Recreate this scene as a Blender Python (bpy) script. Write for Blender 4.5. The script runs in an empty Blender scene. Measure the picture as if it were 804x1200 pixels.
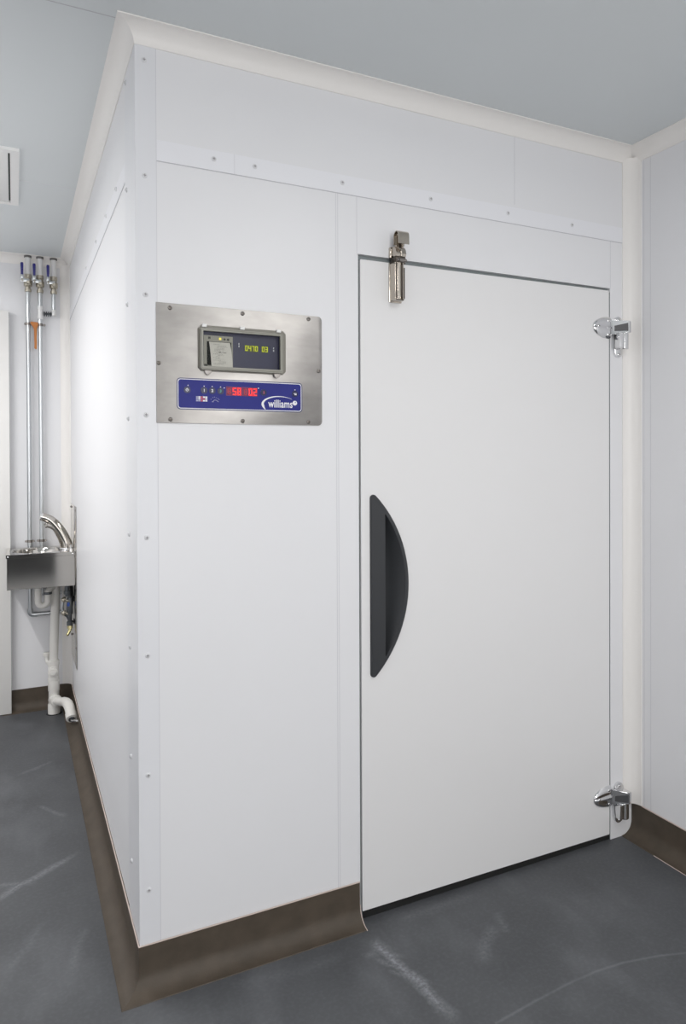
import bpy, bmesh, math, random
from mathutils import Vector, Matrix
random.seed(4)
PI = math.pi
COL = bpy.context.scene.collection

# ------------------------------------------------------------------ dimensions (metres)
W = 1.7005          # right wall
D = 2.5076          # back wall
H = 2.459           # ceiling
ZS = 0.1158         # skirting top
S = 0.0514          # skirting foot
CV = 0.0471         # coving size
X0, X1 = 0.6171, 1.5955   # door opening
ZT = 1.959          # top of opening
ZB = 2.1272         # lower edge of the cover strip
XL, YN = -2.1, -6.4 # far left wall, wall behind
CAM = (-0.27797, -1.96778, 1.36319)

def toward(x, z, y):
    """point seen at (x, z) on the front face, moved out to depth y along the line of sight"""
    k = (y - CAM[1]) / (0 - CAM[1])
    return (CAM[0] + (x - CAM[0]) * k, CAM[2] + (z - CAM[2]) * k)

# ------------------------------------------------------------------ materials
def new_mat(name):
    m = bpy.data.materials.new(name); m.use_nodes = True
    nt = m.node_tree
    return m, nt, nt.nodes['Principled BSDF']

def mat(name, col, rough=0.5, metal=0.0, spec=0.5, noise=0.0, nscale=8.0, bump=0.0, bscale=60.0, emit=None, estr=0.0, stretch=(1,1,1), coat=0.0):
    m, nt, b = new_mat(name)
    b.inputs['Roughness'].default_value = rough
    b.inputs['Metallic'].default_value = metal
    b.inputs['Specular IOR Level'].default_value = spec
    b.inputs['Coat Weight'].default_value = coat
    b.inputs['Base Color'].default_value = (*col, 1)
    if emit:
        b.inputs['Emission Color'].default_value = (*emit, 1)
        b.inputs['Emission Strength'].default_value = estr
    tc = nt.nodes.new('ShaderNodeTexCoord'); mp = nt.nodes.new('ShaderNodeMapping')
    mp.inputs['Scale'].default_value = stretch
    nt.links.new(tc.outputs['Object'], mp.inputs['Vector'])
    if noise:
        n = nt.nodes.new('ShaderNodeTexNoise'); n.inputs['Scale'].default_value = nscale; n.inputs['Detail'].default_value = 6
        nt.links.new(mp.outputs['Vector'], n.inputs['Vector'])
        r = nt.nodes.new('ShaderNodeValToRGB')
        r.color_ramp.elements[0].position = 0.3; r.color_ramp.elements[1].position = 0.7
        r.color_ramp.elements[0].color = (*[c * (1 - noise) for c in col], 1)
        r.color_ramp.elements[1].color = (*[min(1, c * (1 + noise)) for c in col], 1)
        nt.links.new(n.outputs['Fac'], r.inputs['Fac']); nt.links.new(r.outputs['Color'], b.inputs['Base Color'])
    if bump:
        n2 = nt.nodes.new('ShaderNodeTexNoise'); n2.inputs['Scale'].default_value = bscale; n2.inputs['Detail'].default_value = 3
        nt.links.new(mp.outputs['Vector'], n2.inputs['Vector'])
        bp = nt.nodes.new('ShaderNodeBump'); bp.inputs['Strength'].default_value = bump; bp.inputs['Distance'].default_value = 0.002
        nt.links.new(n2.outputs['Fac'], bp.inputs['Height']); nt.links.new(bp.outputs['Normal'], b.inputs['Normal'])
    return m

M = {}
M['panel'] = mat('white_panel', (.796, .797, .815), .38, spec=.35, noise=.006, nscale=2, bump=.012, bscale=25)
M['strip'] = mat('white_strip', (.762, .768, .795), .34, spec=.4, noise=.005, nscale=3)
M['door_white'] = mat('door_white', (.79, .785, .787), .4, spec=.35, noise=.005, nscale=2, bump=.012, bscale=25)
M['ceiling'] = mat('ceiling_panel', (.68, .715, .728), .42, spec=.35, noise=.01, nscale=1.5, bump=.03, bscale=180)
M['cove'] = mat('cream_cove', (.865, .843, .818), .4, spec=.3)
M['joint'] = mat('joint_grey', (.52, .52, .55), .6)
M['strip_bright'] = mat('bright_strip', (.825, .828, .86), .34, spec=.4, noise=.005, nscale=3)
M['joint_faint'] = mat('joint_faint', (.66, .66, .69), .6)
M['sealant'] = mat('sealant_bead', (.60, .50, .45), .5)
M['resin'] = mat('brown_resin', (.080, .063, .047), .55, spec=.35, noise=.14, nscale=18, bump=.15, bscale=300)
M['gasket'] = mat('gasket_grey', (.19, .215, .22), .5)
M['black'] = mat('black_gap', (.008, .008, .008), .8)
M['handle'] = mat('black_plastic', (.034, .036, .040), .42, spec=.45, bump=.12, bscale=700)
M['chrome'] = mat('chrome', (.78, .78, .79), .12, 1.0)
M['nickel'] = mat('nickel', (.52, .47, .41), .16, 1.0, noise=.05, nscale=30)
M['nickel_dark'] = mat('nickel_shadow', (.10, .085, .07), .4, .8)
M['steel'] = mat('brushed_steel', (.37, .355, .34), .42, 1.0, noise=.15, nscale=9, bump=.03, bscale=40, stretch=(1, 1, 2.2))
M['sink_steel'] = mat('sink_steel', (.56, .54, .51), .07, 1.0, noise=.03, nscale=6)
M['screw'] = mat('screw_steel', (.27, .25, .235), .35, 1.0)
M['screw_white'] = mat('screw_white', (.70, .70, .72), .4)
M['screw_slot'] = mat('screw_slot', (.34, .33, .34), .5)
M['recorder'] = mat('recorder_grey', (.215, .205, .175), .4, spec=.4)
M['recorder_dark'] = mat('recorder_groove', (.07, .066, .06), .5)
M['recorder_lid'] = mat('recorder_lid', (.30, .295, .255), .3, spec=.5)
M['navy'] = mat('navy_face', (.034, .032, .085), .35, noise=.08, nscale=20)
M['printer'] = mat('printer_beige', (.36, .34, .30), .5)
M['paper'] = mat('chart_paper', (.70, .66, .62), .7, noise=.05, nscale=60)
M['ink'] = mat('ink_grey', (.17, .15, .15), .7)
M['lcd'] = mat('lcd_yellow', (.42, .45, .02), .5, emit=(.62, .66, .02), estr=.62)
M['lcd_dark'] = mat('lcd_digit', (.10, .11, .02), .5)
M['led_amber'] = mat('led_amber', (.8, .7, .1), .4, emit=(1, .8, .1), estr=.6)
M['blue'] = mat('blue_keypad', (.026, .030, .215), .45, spec=.2, noise=.03, nscale=40)
M['blue_dark'] = mat('blue_button', (.012, .014, .075), .3)
M['blue_edge'] = mat('blue_edge', (.045, .05, .14), .4)
M['white_ink'] = mat('white_ink', (.82, .82, .86), .5)
M['grey_ink'] = mat('grey_ink', (.36, .36, .52), .5)
M['red_ink'] = mat('red_ink', (.55, .10, .16), .5)
M['led_red'] = mat('led_red', (.7, .02, .02), .4, emit=(1, .025, .02), estr=1.1)
M['led_dim'] = mat('led_dim', (.30, .03, .06), .4, emit=(1, .03, .05), estr=.12)
M['led_back'] = mat('led_back', (.16, .01, .08), .4)
M['white_pvc'] = mat('white_plastic_pipe', (.76, .745, .71), .35, spec=.5)
M['galv'] = mat('galvanised_pipe', (.60, .625, .64), .28, 1.0)
M['pipe_white'] = mat('pale_pipe', (.80, .795, .79), .35, .1)
M['brass'] = mat('brass', (.62, .55, .30), .25, 1.0)
M['valve'] = mat('valve_nickel', (.54, .50, .42), .3, 1.0, noise=.12, nscale=60)
M['lever'] = mat('blue_lever', (.022, .022, .20), .4)
M['valve_blue'] = mat('valve_blue', (.03, .09, .40), .4)
M['orange'] = mat('orange_plastic', (.48, .17, .038), .5)
M['hose'] = mat('hose_grey', (.13, .14, .15), .28, .7)
M['door_far'] = mat('far_door_white', (.80, .79, .77), .4, noise=.005)
M['edge_grey'] = mat('edge_grey', (.40, .41, .41), .5)
M['slot'] = mat('slot_dark', (.05, .065, .06), .6)
M['hatch'] = mat('hatch_white', (.80, .80, .79), .4)

M['hinge_dark'] = mat('hinge_inset', (.07, .07, .075), .4)
M['collar_dark'] = mat('collar_dark', (.16, .155, .15), .4, .5)
M['lid_tab'] = mat('lid_tab', (.50, .46, .43), .25)
M['green_ink'] = mat('green_ink', (.10, .35, .30), .5)

def pane_mat():
    m, nt, b = new_mat('clear_lid')
    nt.nodes.remove(b)
    out = nt.nodes['Material Output']
    t = nt.nodes.new('ShaderNodeBsdfTransparent'); t.inputs['Color'].default_value = (.93, .94, .93, 1)
    g = nt.nodes.new('ShaderNodeBsdfGlossy'); g.inputs['Roughness'].default_value = .28
    f = nt.nodes.new('ShaderNodeFresnel'); f.inputs['IOR'].default_value = 1.13
    mx = nt.nodes.new('ShaderNodeMixShader')
    nt.links.new(f.outputs[0], mx.inputs[0]); nt.links.new(t.outputs[0], mx.inputs[1]); nt.links.new(g.outputs[0], mx.inputs[2])
    nt.links.new(mx.outputs[0], out.inputs['Surface'])
    return m
M['tap'] = mat('tap_steel', (.50, .475, .445), .12, 1.0)
M['pane'] = pane_mat()

def floor_mat():
    m, nt, b = new_mat('grey_resin_floor')
    N, L = nt.nodes, nt.links
    b.inputs['Roughness'].default_value = .52; b.inputs['Specular IOR Level'].default_value = .4
    tc = N.new('ShaderNodeTexCoord'); pos = tc.outputs['Object']
    def noise(scale, detail=5, st=(1, 1, 1), rough=.5):
        mp = N.new('ShaderNodeMapping'); mp.inputs['Scale'].default_value = st; L.new(pos, mp.inputs['Vector'])
        n = N.new('ShaderNodeTexNoise'); n.inputs['Scale'].default_value = scale; n.inputs['Detail'].default_value = detail
        n.inputs['Roughness'].default_value = rough
        L.new(mp.outputs['Vector'], n.inputs['Vector']); return n.outputs['Fac']
    def mth(op, a, c=None, clamp=False):
        n = N.new('ShaderNodeMath'); n.operation = op; n.use_clamp = clamp
        for i, v in enumerate((a, c)):
            if v is None: continue
            if isinstance(v, (int, float)): n.inputs[i].default_value = v
            else: L.new(v, n.inputs[i])
        return n.outputs[0]
    def ramp(v, lo, hi):
        n = N.new('ShaderNodeMapRange'); n.clamp = True
        n.inputs['From Min'].default_value = lo; n.inputs['From Max'].default_value = hi; L.new(v, n.inputs['Value'])
        return n.outputs[0]
    warp = N.new('ShaderNodeTexNoise'); warp.inputs['Scale'].default_value = 9; warp.inputs['Detail'].default_value = 4; L.new(pos, warp.inputs['Vector'])
    wv = N.new('ShaderNodeVectorMath'); wv.operation = 'SUBTRACT'; L.new(warp.outputs['Color'], wv.inputs[0]); wv.inputs[1].default_value = (.5, .5, .5)
    ws = N.new('ShaderNodeVectorMath'); ws.operation = 'SCALE'; L.new(wv.outputs[0], ws.inputs[0]); ws.inputs['Scale'].default_value = .05
    wp = N.new('ShaderNodeVectorMath'); wp.operation = 'ADD'; L.new(pos, wp.inputs[0]); L.new(ws.outputs[0], wp.inputs[1])
    def streak(a, c, width, power=1.0, p_=None):
        src = p_ or wp.outputs[0]
        """1 near the segment a-c, 0 away"""
        ax, ay = a; dx, dy = c[0] - ax, c[1] - ay; ln = math.hypot(dx, dy); ux, uy = dx / ln, dy / ln
        d1 = N.new('ShaderNodeVectorMath'); d1.operation = 'DOT_PRODUCT'; L.new(src, d1.inputs[0]); d1.inputs[1].default_value = (ux, uy, 0)
        d2 = N.new('ShaderNodeVectorMath'); d2.operation = 'DOT_PRODUCT'; L.new(src, d2.inputs[0]); d2.inputs[1].default_value = (-uy, ux, 0)
        t = mth('SUBTRACT', d1.outputs['Value'], ax * ux + ay * uy)
        s = mth('ABSOLUTE', mth('SUBTRACT', d2.outputs['Value'], -ax * uy + ay * ux))
        w = ramp(s, width, 0.0)
        e = mth('MULTIPLY', ramp(t, -.01, ln * .12), ramp(t, ln * 1.02, ln * .8)) if not p_ else mth('MULTIPLY', ramp(t, -.002, 0), ramp(t, ln + .002, ln))
        return mth('MULTIPLY', mth('MULTIPLY', w, e), power)
    base = N.new('ShaderNodeMix'); base.data_type = 'RGBA'
    base.inputs['A'].default_value = (.068, .071, .077, 1); base.inputs['B'].default_value = (.089, .093, .100, 1)
    L.new(ramp(noise(3.5, 8), .32, .68), base.inputs['Factor'])
    speck = ramp(noise(90, 3), .45, .8)
    cloud = mth('MULTIPLY', ramp(noise(5, 6, (1, .5, 1)), .52, .78), .22)
    acc = mth('ADD', cloud, mth('MULTIPLY', speck, .10))
    grain = mth('ADD', mth('MULTIPLY', ramp(noise(110, 4), .35, .65), .75), .25)
    sc = None
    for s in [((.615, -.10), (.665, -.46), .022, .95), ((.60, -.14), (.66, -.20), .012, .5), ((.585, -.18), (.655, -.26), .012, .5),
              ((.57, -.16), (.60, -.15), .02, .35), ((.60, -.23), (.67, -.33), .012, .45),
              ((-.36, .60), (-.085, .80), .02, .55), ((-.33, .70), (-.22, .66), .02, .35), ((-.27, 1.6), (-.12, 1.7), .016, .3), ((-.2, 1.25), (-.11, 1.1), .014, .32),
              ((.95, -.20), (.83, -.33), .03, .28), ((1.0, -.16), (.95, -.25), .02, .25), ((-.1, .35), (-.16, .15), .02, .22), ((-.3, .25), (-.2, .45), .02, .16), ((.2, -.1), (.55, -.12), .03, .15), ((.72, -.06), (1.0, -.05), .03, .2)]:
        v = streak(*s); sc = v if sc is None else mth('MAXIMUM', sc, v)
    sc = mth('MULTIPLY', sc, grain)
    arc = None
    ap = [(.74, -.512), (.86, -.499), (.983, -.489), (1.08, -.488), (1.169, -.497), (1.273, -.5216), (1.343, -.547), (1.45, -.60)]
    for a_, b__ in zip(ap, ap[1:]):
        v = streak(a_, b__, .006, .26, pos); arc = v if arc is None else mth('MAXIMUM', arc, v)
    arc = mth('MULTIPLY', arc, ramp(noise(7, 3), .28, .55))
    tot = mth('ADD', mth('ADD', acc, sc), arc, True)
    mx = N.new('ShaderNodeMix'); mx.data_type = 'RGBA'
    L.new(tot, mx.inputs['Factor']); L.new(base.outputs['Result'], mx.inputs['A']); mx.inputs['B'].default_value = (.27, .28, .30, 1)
    L.new(mx.outputs['Result'], b.inputs['Base Color'])
    bp = N.new('ShaderNodeBump'); bp.inputs['Strength'].default_value = .18; bp.inputs['Distance'].default_value = .0015
    L.new(noise(160, 4), bp.inputs['Height']); L.new(bp.outputs['Normal'], b.inputs['Normal'])
    return m
M['floor'] = floor_mat()

# ------------------------------------------------------------------ mesh helpers
OFF = {}
def smooth(me, ang=35):
    bm = bmesh.new(); bm.from_mesh(me)
    for f in bm.faces: f.smooth = True
    for e in bm.edges:
        if len(e.link_faces) == 2:
            e.smooth = e.calc_face_angle(0) < math.radians(ang)
    bm.to_mesh(me); bm.free()

def obj(name, bm, m, parent=None, ang=35, recalc=True):
    if recalc: bmesh.ops.recalc_face_normals(bm, faces=bm.faces[:])
    me = bpy.data.meshes.new(name)
    off = OFF.get(parent.name, Vector()) if parent else Vector()
    bm.transform(Matrix.Translation(-off))
    bm.to_mesh(me); bm.free()
    smooth(me, ang)
    for mm in (m if isinstance(m, (list, tuple)) else [m]): me.materials.append(M[mm])
    o = bpy.data.objects.new(name, me); COL.objects.link(o)
    if parent: o.parent = parent
    OFF[o.name] = off
    return o

def thing(name, label, cat, loc, group=None):
    o = bpy.data.objects.new(name, None); COL.objects.link(o)
    o.location = loc; o.empty_display_size = .05
    o['label'] = label; o['category'] = cat; o['kind'] = 'thing'
    if group: o['group'] = group
    OFF[o.name] = Vector(loc)
    return o

def struct(name, bm, m, parent=None, ang=35):
    o = obj(name, bm, m, parent, ang)
    if not parent: o['kind'] = 'structure'
    return o

def nb(): return bmesh.new()

def box(bm, x0, x1, y0, y1, z0, z1, bev=0.0, seg=2, mi=0):
    vs = [bm.verts.new((x, y, z)) for x in (x0, x1) for y in (y0, y1) for z in (z0, z1)]
    fs = [(0, 1, 3, 2), (4, 6, 7, 5), (0, 4, 5, 1), (2, 3, 7, 6), (0, 2, 6, 4), (1, 5, 7, 3)]
    faces = [bm.faces.new([vs[i] for i in f]) for f in fs]
    for f in faces: f.material_index = mi
    if bev:
        es = list({e for f in faces for e in f.edges})
        bmesh.ops.bevel(bm, geom=es, offset=bev, segments=seg, affect='EDGES', profile=.5)
    return bm

def prism(bm, pts, axis, a0, a1, bev=0.0, seg=2, mi=0):
    """extrude a closed 2-D outline along an axis (the two coordinates are the other axes in x,y,z order)"""
    def v(p, a):
        l = list(p); l.insert(axis, a); return bm.verts.new(l)
    A = [v(p, a0) for p in pts]; B = [v(p, a1) for p in pts]; n = len(pts)
    fa = bm.faces.new(A); fb = bm.faces.new(B[::-1]); fs = [fa, fb]
    for i in range(n): fs.append(bm.faces.new((A[i], B[i], B[(i + 1) % n], A[(i + 1) % n])))
    for f in fs: f.material_index = mi
    if bev:
        bmesh.ops.bevel(bm, geom=list(fb.edges), offset=bev, segments=seg, affect='EDGES', profile=.5)
    return bm

def ring_prism(bm, outer, inner, y0, y1, mi=0):
    """a frame: outer and inner outlines (x, z) with as many points each, from y0 to y1"""
    n = len(outer)
    def loop(p, y): return [bm.verts.new((a, y, c)) for a, c in p]
    O0, O1, I0, I1 = loop(outer, y0), loop(outer, y1), loop(inner, y0), loop(inner, y1)
    for i in range(n):
        j = (i + 1) % n
        for q in ((O0[i], O0[j], O1[j], O1[i]), (I0[i], I1[i], I1[j], I0[j]), (O1[i], O1[j], I1[j], I1[i]), (O0[i], I0[i], I0[j], O0[j])):
            bm.faces.new(q).material_index = mi
    return bm

def rrect(x0, x1, z0, z1, r, n=5):
    """rounded rectangle outline"""
    out = []
    for cx, cz, a in ((x1 - r, z1 - r, 0), (x0 + r, z1 - r, 90), (x0 + r, z0 + r, 180), (x1 - r, z0 + r, 270)):
        for i in range(n + 1):
            t = math.radians(a + 90 * i / n); out.append((cx + r * math.cos(t), cz + r * math.sin(t)))
    return out

def tube(bm, pts, rad, seg=14, cap=True, mi=0, flat=1.0, side=None):
    """sweep a circle along points; rad is one number or one per point"""
    pts = [Vector(p) for p in pts]; n = len(pts)
    rs = rad if isinstance(rad, (list, tuple)) else [rad] * n
    tang = []
    for i in range(n):
        a = pts[min(i + 1, n - 1)] - pts[max(i - 1, 0)]; tang.append(a.normalized())
    ref = Vector(side) if side else (Vector((0, 1, 0)) if abs(tang[0].y) < .9 else Vector((1, 0, 0)))
    u = (ref - tang[0] * ref.dot(tang[0])).normalized()
    rings = []
    for i in range(n):
        u = (u - tang[i] * u.dot(tang[i])).normalized(); w = tang[i].cross(u)
        rings.append([bm.verts.new(pts[i] + (u * math.cos(2 * PI * k / seg) * flat + w * math.sin(2 * PI * k / seg)) * rs[i]) for k in range(seg)])
    for i in range(n - 1):
        for k in range(seg):
            bm.faces.new((rings[i][k], rings[i][(k + 1) % seg], rings[i + 1][(k + 1) % seg], rings[i + 1][k])).material_index = mi
    if cap:
        bm.faces.new(rings[0][::-1]).material_index = mi; bm.faces.new(rings[-1]).material_index = mi
    return bm

def lathe(bm, base, axis, prof, seg=20, mi=0):
    """profile of (distance along axis, radius)"""
    base, ax = Vector(base), Vector(axis).normalized()
    ref = Vector((0, 0, 1)) if abs(ax.z) < .9 else Vector((1, 0, 0))
    u = (ref - ax * ref.dot(ax)).normalized(); w = ax.cross(u); rings = []
    for h, r in prof:
        rings.append([bm.verts.new(base + ax * h + (u * math.cos(2 * PI * k / seg) + w * math.sin(2 * PI * k / seg)) * max(r, 2e-4)) for k in range(seg)])
    for i in range(len(rings) - 1):
        for k in range(seg):
            bm.faces.new((rings[i][k], rings[i][(k + 1) % seg], rings[i + 1][(k + 1) % seg], rings[i + 1][k])).material_index = mi
    bm.faces.new(rings[0][::-1]).material_index = mi; bm.faces.new(rings[-1]).material_index = mi
    return bm

def arc3(c, u, v, r, a0, a1, n=8):
    c, u, v = Vector(c), Vector(u), Vector(v)
    return [c + (u * math.cos(math.radians(a0 + (a1 - a0) * i / n)) + v * math.sin(math.radians(a0 + (a1 - a0) * i / n))) * r for i in range(n + 1)]

def sweep(bm, rows, close=False, mi=0):
    """rows: list of equally long vertex rows"""
    R = [[bm.verts.new(p) for p in r] for r in rows]
    for i in range(len(R) - 1):
        for k in range(len(R[0]) - 1):
            bm.faces.new((R[i][k], R[i][k + 1], R[i + 1][k + 1], R[i + 1][k])).material_index = mi
    return R

def text_mesh(bm, s, size, x, z, y, weight=0.0, shear=0.0, mi=0, sx=1.0, spacing=1.0):
    """flat lettering standing on the front face, left end at x, baseline z"""
    cu = bpy.data.curves.new('t', 'FONT'); cu.body = s; cu.size = size; cu.offset = weight; cu.shear = shear; cu.space_character = spacing
    cu.resolution_u = 3
    o = bpy.data.objects.new('t', cu); COL.objects.link(o)
    bpy.context.view_layer.update()
    me = o.evaluated_get(bpy.context.evaluated_depsgraph_get()).to_mesh()
    off = len(bm.verts)
    vs = [bm.verts.new((x + v.co.x * sx, y, z + v.co.y)) for v in me.vertices]
    for p in me.polygons:
        try: bm.faces.new([vs[i] for i in p.vertices]).material_index = mi
        except ValueError: pass
    bpy.data.objects.remove(o); bpy.data.curves.remove(cu)
    return bm

SEG = {'0': 'abcdef', '1': 'bc', '2': 'abged', '3': 'abgcd', '4': 'fgbc', '5': 'afgcd', '6': 'afgedc', '7': 'abc', '8': 'abcdefg', '9': 'abcdfg', '-': 'g', '+': 'abcdefg', 'M': 'abcef', 'B': 'abcdefg'}
def seven(bm, ch, x, z, w, h, t, y, mi=0):
    b = {'a': (x, x + w, z + h - t, z + h), 'g': (x, x + w, z + h / 2 - t / 2, z + h / 2 + t / 2), 'd': (x, x + w, z, z + t),
         'f': (x, x + t, z + h / 2, z + h), 'b': (x + w - t, x + w, z + h / 2, z + h), 'e': (x, x + t, z, z + h / 2), 'c': (x + w - t, x + w, z, z + h / 2)}
    for s in SEG[ch]:
        x0, x1, z0, z1 = b[s]; g = t * .1
        box(bm, x0 + g, x1 - g, y, y + .0003, z0 + g, z1 - g, mi=mi)

def disc(bm, x, z, r, y0, y1, seg=18, mi=0):
    return prism(bm, [(x + r * math.cos(2 * PI * k / seg), z + r * math.sin(2 * PI * k / seg)) for k in range(seg)], 1, y0, y1, mi=mi)

def pan_screw(bm, base, axis, r, h):
    """dome-headed screw with a dark cross recess"""
    lathe(bm, base, axis, [(0, r), (h * .45, r * .96), (h * .8, r * .72), (h, r * .3)], 14)
    a = Vector(axis).normalized(); b = Vector(base) + a * h * .9
    ref = Vector((0, 0, 1)) if abs(a.z) < .9 else Vector((1, 0, 0)); u = (ref - a * ref.dot(a)).normalized(); w = a.cross(u)
    for p, q in ((u, w), (w, u)):
        vs = [bm.verts.new(b + p * (s1 * r * .5) + q * (s2 * r * .14) + a * (h * k)) for k in (0, .18) for s1, s2 in ((-1, -1), (1, -1), (1, 1), (-1, 1))]
        for f in ((4, 5, 6, 7), (0, 1, 5, 4), (1, 2, 6, 5), (2, 3, 7, 6), (3, 0, 4, 7)): bm.faces.new([vs[i] for i in f]).material_index = 1
    return bm

# ------------------------------------------------------------------ room shell
bm = nb(); box(bm, XL - .1, W + .1, YN - .1, D + .1, -.1, 0); struct('floor', bm, 'floor')
bm = nb(); box(bm, XL - .1, W + .1, YN - .1, D + .1, H, H + .1); ceil = struct('ceiling', bm, 'ceiling')
for yj in (1.303, -.012, -1.33, -2.65, -3.97, -5.29):
    bm = nb()
    x1 = -CV * .98 if yj > -.03 else W - CV
    box(bm, XL, x1, yj - .0014, yj + .0014, H - .0006, H + .001); obj('ceiling_joint', bm, 'joint_faint' if yj > 1 else 'joint', ceil)

# front of the cold room: one slab with the door opening cut out of it
T = .10
bm = nb()
box(bm, 0, X0, 0, T, 0, H); wf = struct('wall_front', bm, 'panel')
bm = nb(); box(bm, X0, X1, 0, T, ZT, H); struct('wall_over_door', bm, 'panel')
bm = nb(); box(bm, X1, W, 0, T, 0, H); struct('wall_beside_door', bm, 'panel')
bm = nb(); box(bm, X0, X1, T * .75, T, .0, ZT); struct('wall_behind_door', bm, 'panel')
bm = nb(); box(bm, 0, T, T, D, 0, H); ws_ = struct('wall_side', bm, 'panel')
bm = nb(); box(bm, W, W + .1, YN - .1, D + .1, 0, H); wr = struct('wall_right', bm, 'panel')
bm = nb(); box(bm, XL - .1, W, D, D + .1, 0, H); struct('wall_back', bm, 'panel')
bm = nb(); box(bm, XL - .1, XL, YN - .1, D, 0, H); struct('wall_left', bm, 'panel')
bm = nb(); box(bm, XL, W, YN - .1, YN, 0, H); struct('wall_rear', bm, 'panel')
# panel joints on the walls
e = .0006
for x, z0, z1, mm in ((1.181, 2.19, H - CV, 'joint_faint'), (.5475, ZS, ZB, 'joint_faint'), (.5535, ZS, ZB, 'joint_faint'), (.6135, ZT, ZB, 'joint_faint'), (1.5975, ZT, ZB, 'joint_faint')):
    bm = nb(); box(bm, x - .0008, x + .0008, -e, .001, z0, z1); obj('panel_joint', bm, mm, wf)
for y in (-.058, -.088):
    bm = nb(); box(bm, W - e, W + .001, y - .001, y + .001, ZS, H - CV); obj('panel_joint', bm, 'joint_faint', wr)
for y in (-1.2, -2.3, -3.4, -4.5, -5.6):
    bm = nb(); box(bm, W - e, W + .001, y - .001, y + .001, ZS, H - CV); obj('panel_joint', bm, 'joint_faint', wr)

# cover trims with their screws: corner angle, strip over the panel heads
t1 = .0014
bm = nb()
prism(bm, [(-t1, -t1), (.0495, -t1), (.0495, 0), (0, 0), (0, .19), (-t1, .19)], 2, ZS, H - .02)
tr1 = struct('trim_1', bm, 'strip')
bm = nb(); box(bm, .0495, .0512, -.0008, .0004, ZS, H - CV); obj('trim_shadow_line', bm, 'joint_faint', tr1)
bm = nb(); box(bm, .0512, .2525, -t1, 0, ZB, ZB + .053); box(bm, .2540, W - CV, -t1, 0, ZB, ZB + .053)
tr2 = struct('trim_2', bm, 'strip_bright')
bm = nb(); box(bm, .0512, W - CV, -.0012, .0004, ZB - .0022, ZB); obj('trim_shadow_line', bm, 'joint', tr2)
bm = nb(); box(bm, .2525, .2540, -.001, .0004, ZB, ZB + .053); obj('trim_shadow_line', bm, 'joint_faint', tr2)
bm = nb(); box(bm, -t1, 0, .19, D, ZB, ZB + .053); tr3 = struct('trim_3', bm, 'strip_bright')
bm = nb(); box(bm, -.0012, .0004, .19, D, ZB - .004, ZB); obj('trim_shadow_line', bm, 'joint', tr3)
SCR = .0068
for z in (2.3764, 2.0831, 1.781, 1.4743, 1.1604, .8587, .5513, .2561):
    bm = nb(); pan_screw(bm, (.0218, -t1, z), (0, -1, 0), SCR, .0032); obj('screw', bm, ['screw_white', 'screw_slot'], tr1)
for i, z in enumerate((2.3835, 2.0917, 1.7802, 1.4711, 1.1574, .8523, .5564, .2744)):
    bm = nb(); pan_screw(bm, (-t1, .155 - .004 * i, z), (-1, 0, 0), SCR, .0042); obj('screw', bm, ['screw_white', 'screw_slot'], tr1)
for x in (.1978, .3092, .568, .8627, 1.1533, 1.4216):
    bm = nb(); pan_screw(bm, (x, -t1, 2.1575), (0, -1, 0), SCR, .0032); obj('screw', bm, ['screw_white', 'screw_slot'], tr2)
for y in (.3788, .6533, .98, 1.4):
    bm = nb(); pan_screw(bm, (-t1, y, 2.167), (-1, 0, 0), SCR, .0042); obj('screw', bm, ['screw_white', 'screw_slot'], tr3)

# coving: concave quarter between walls and ceiling, mitred at the corners
def cove_prof(n=9):
    p = [(0.0, H - CV), (.0025, H - CV)]
    for i in range(n + 1):
        a = PI / 2 * i / n; r = CV - .003
        p.append((.003 + r - r * math.cos(a), H - .003 - r + r * math.sin(a)))
    p += [(CV, H - .0025), (CV, H)]
    return p
CP = cove_prof()
bm = nb()
sweep(bm, [[(-o, -o, z) for o, z in CP], [(W - o, -o, z) for o, z in CP]])
struct('trim_4', bm, 'cove', ang=50)
bm = nb()
sweep(bm, [[(-o, D - o, z) for o, z in CP], [(-o, -o, z) for o, z in CP]])
struct('trim_5', bm, 'cove', ang=50)
bm = nb(); sweep(bm, [[(W - o, -o, z) for o, z in CP], [(W - o, YN + o, z) for o, z in CP]]); struct('trim_6', bm, 'cove', ang=50)
bm = nb(); sweep(bm, [[(XL + o, D - o, z) for o, z in CP], [(-o, D - o, z) for o, z in CP]]); struct('trim_7', bm, 'cove', ang=50)
def vcove(name, cx, cy, sx, sy, z0, z1):
    """upright concave cove in an inside corner at (cx, cy)"""
    pr = [(0, CV), (.0025, CV)] + [(.003 + (CV - .003) * (1 - math.cos(PI / 2 * i / 9)), .003 + (CV - .003) * (1 - math.sin(PI / 2 * i / 9))) for i in range(10)] + [(CV, .0025), (CV, 0)]
    bm = nb(); sweep(bm, [[(cx + sx * a, cy + sy * c, z) for a, c in pr] for z in (z0, z1)])
    return struct(name, bm, 'cove', ang=50)
vcove('trim_8', W, 0, -1, -1, ZS, H - CV * .6)
vcove('trim_9', 0, D, -1, -1, ZS, H - CV * .6)

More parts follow.
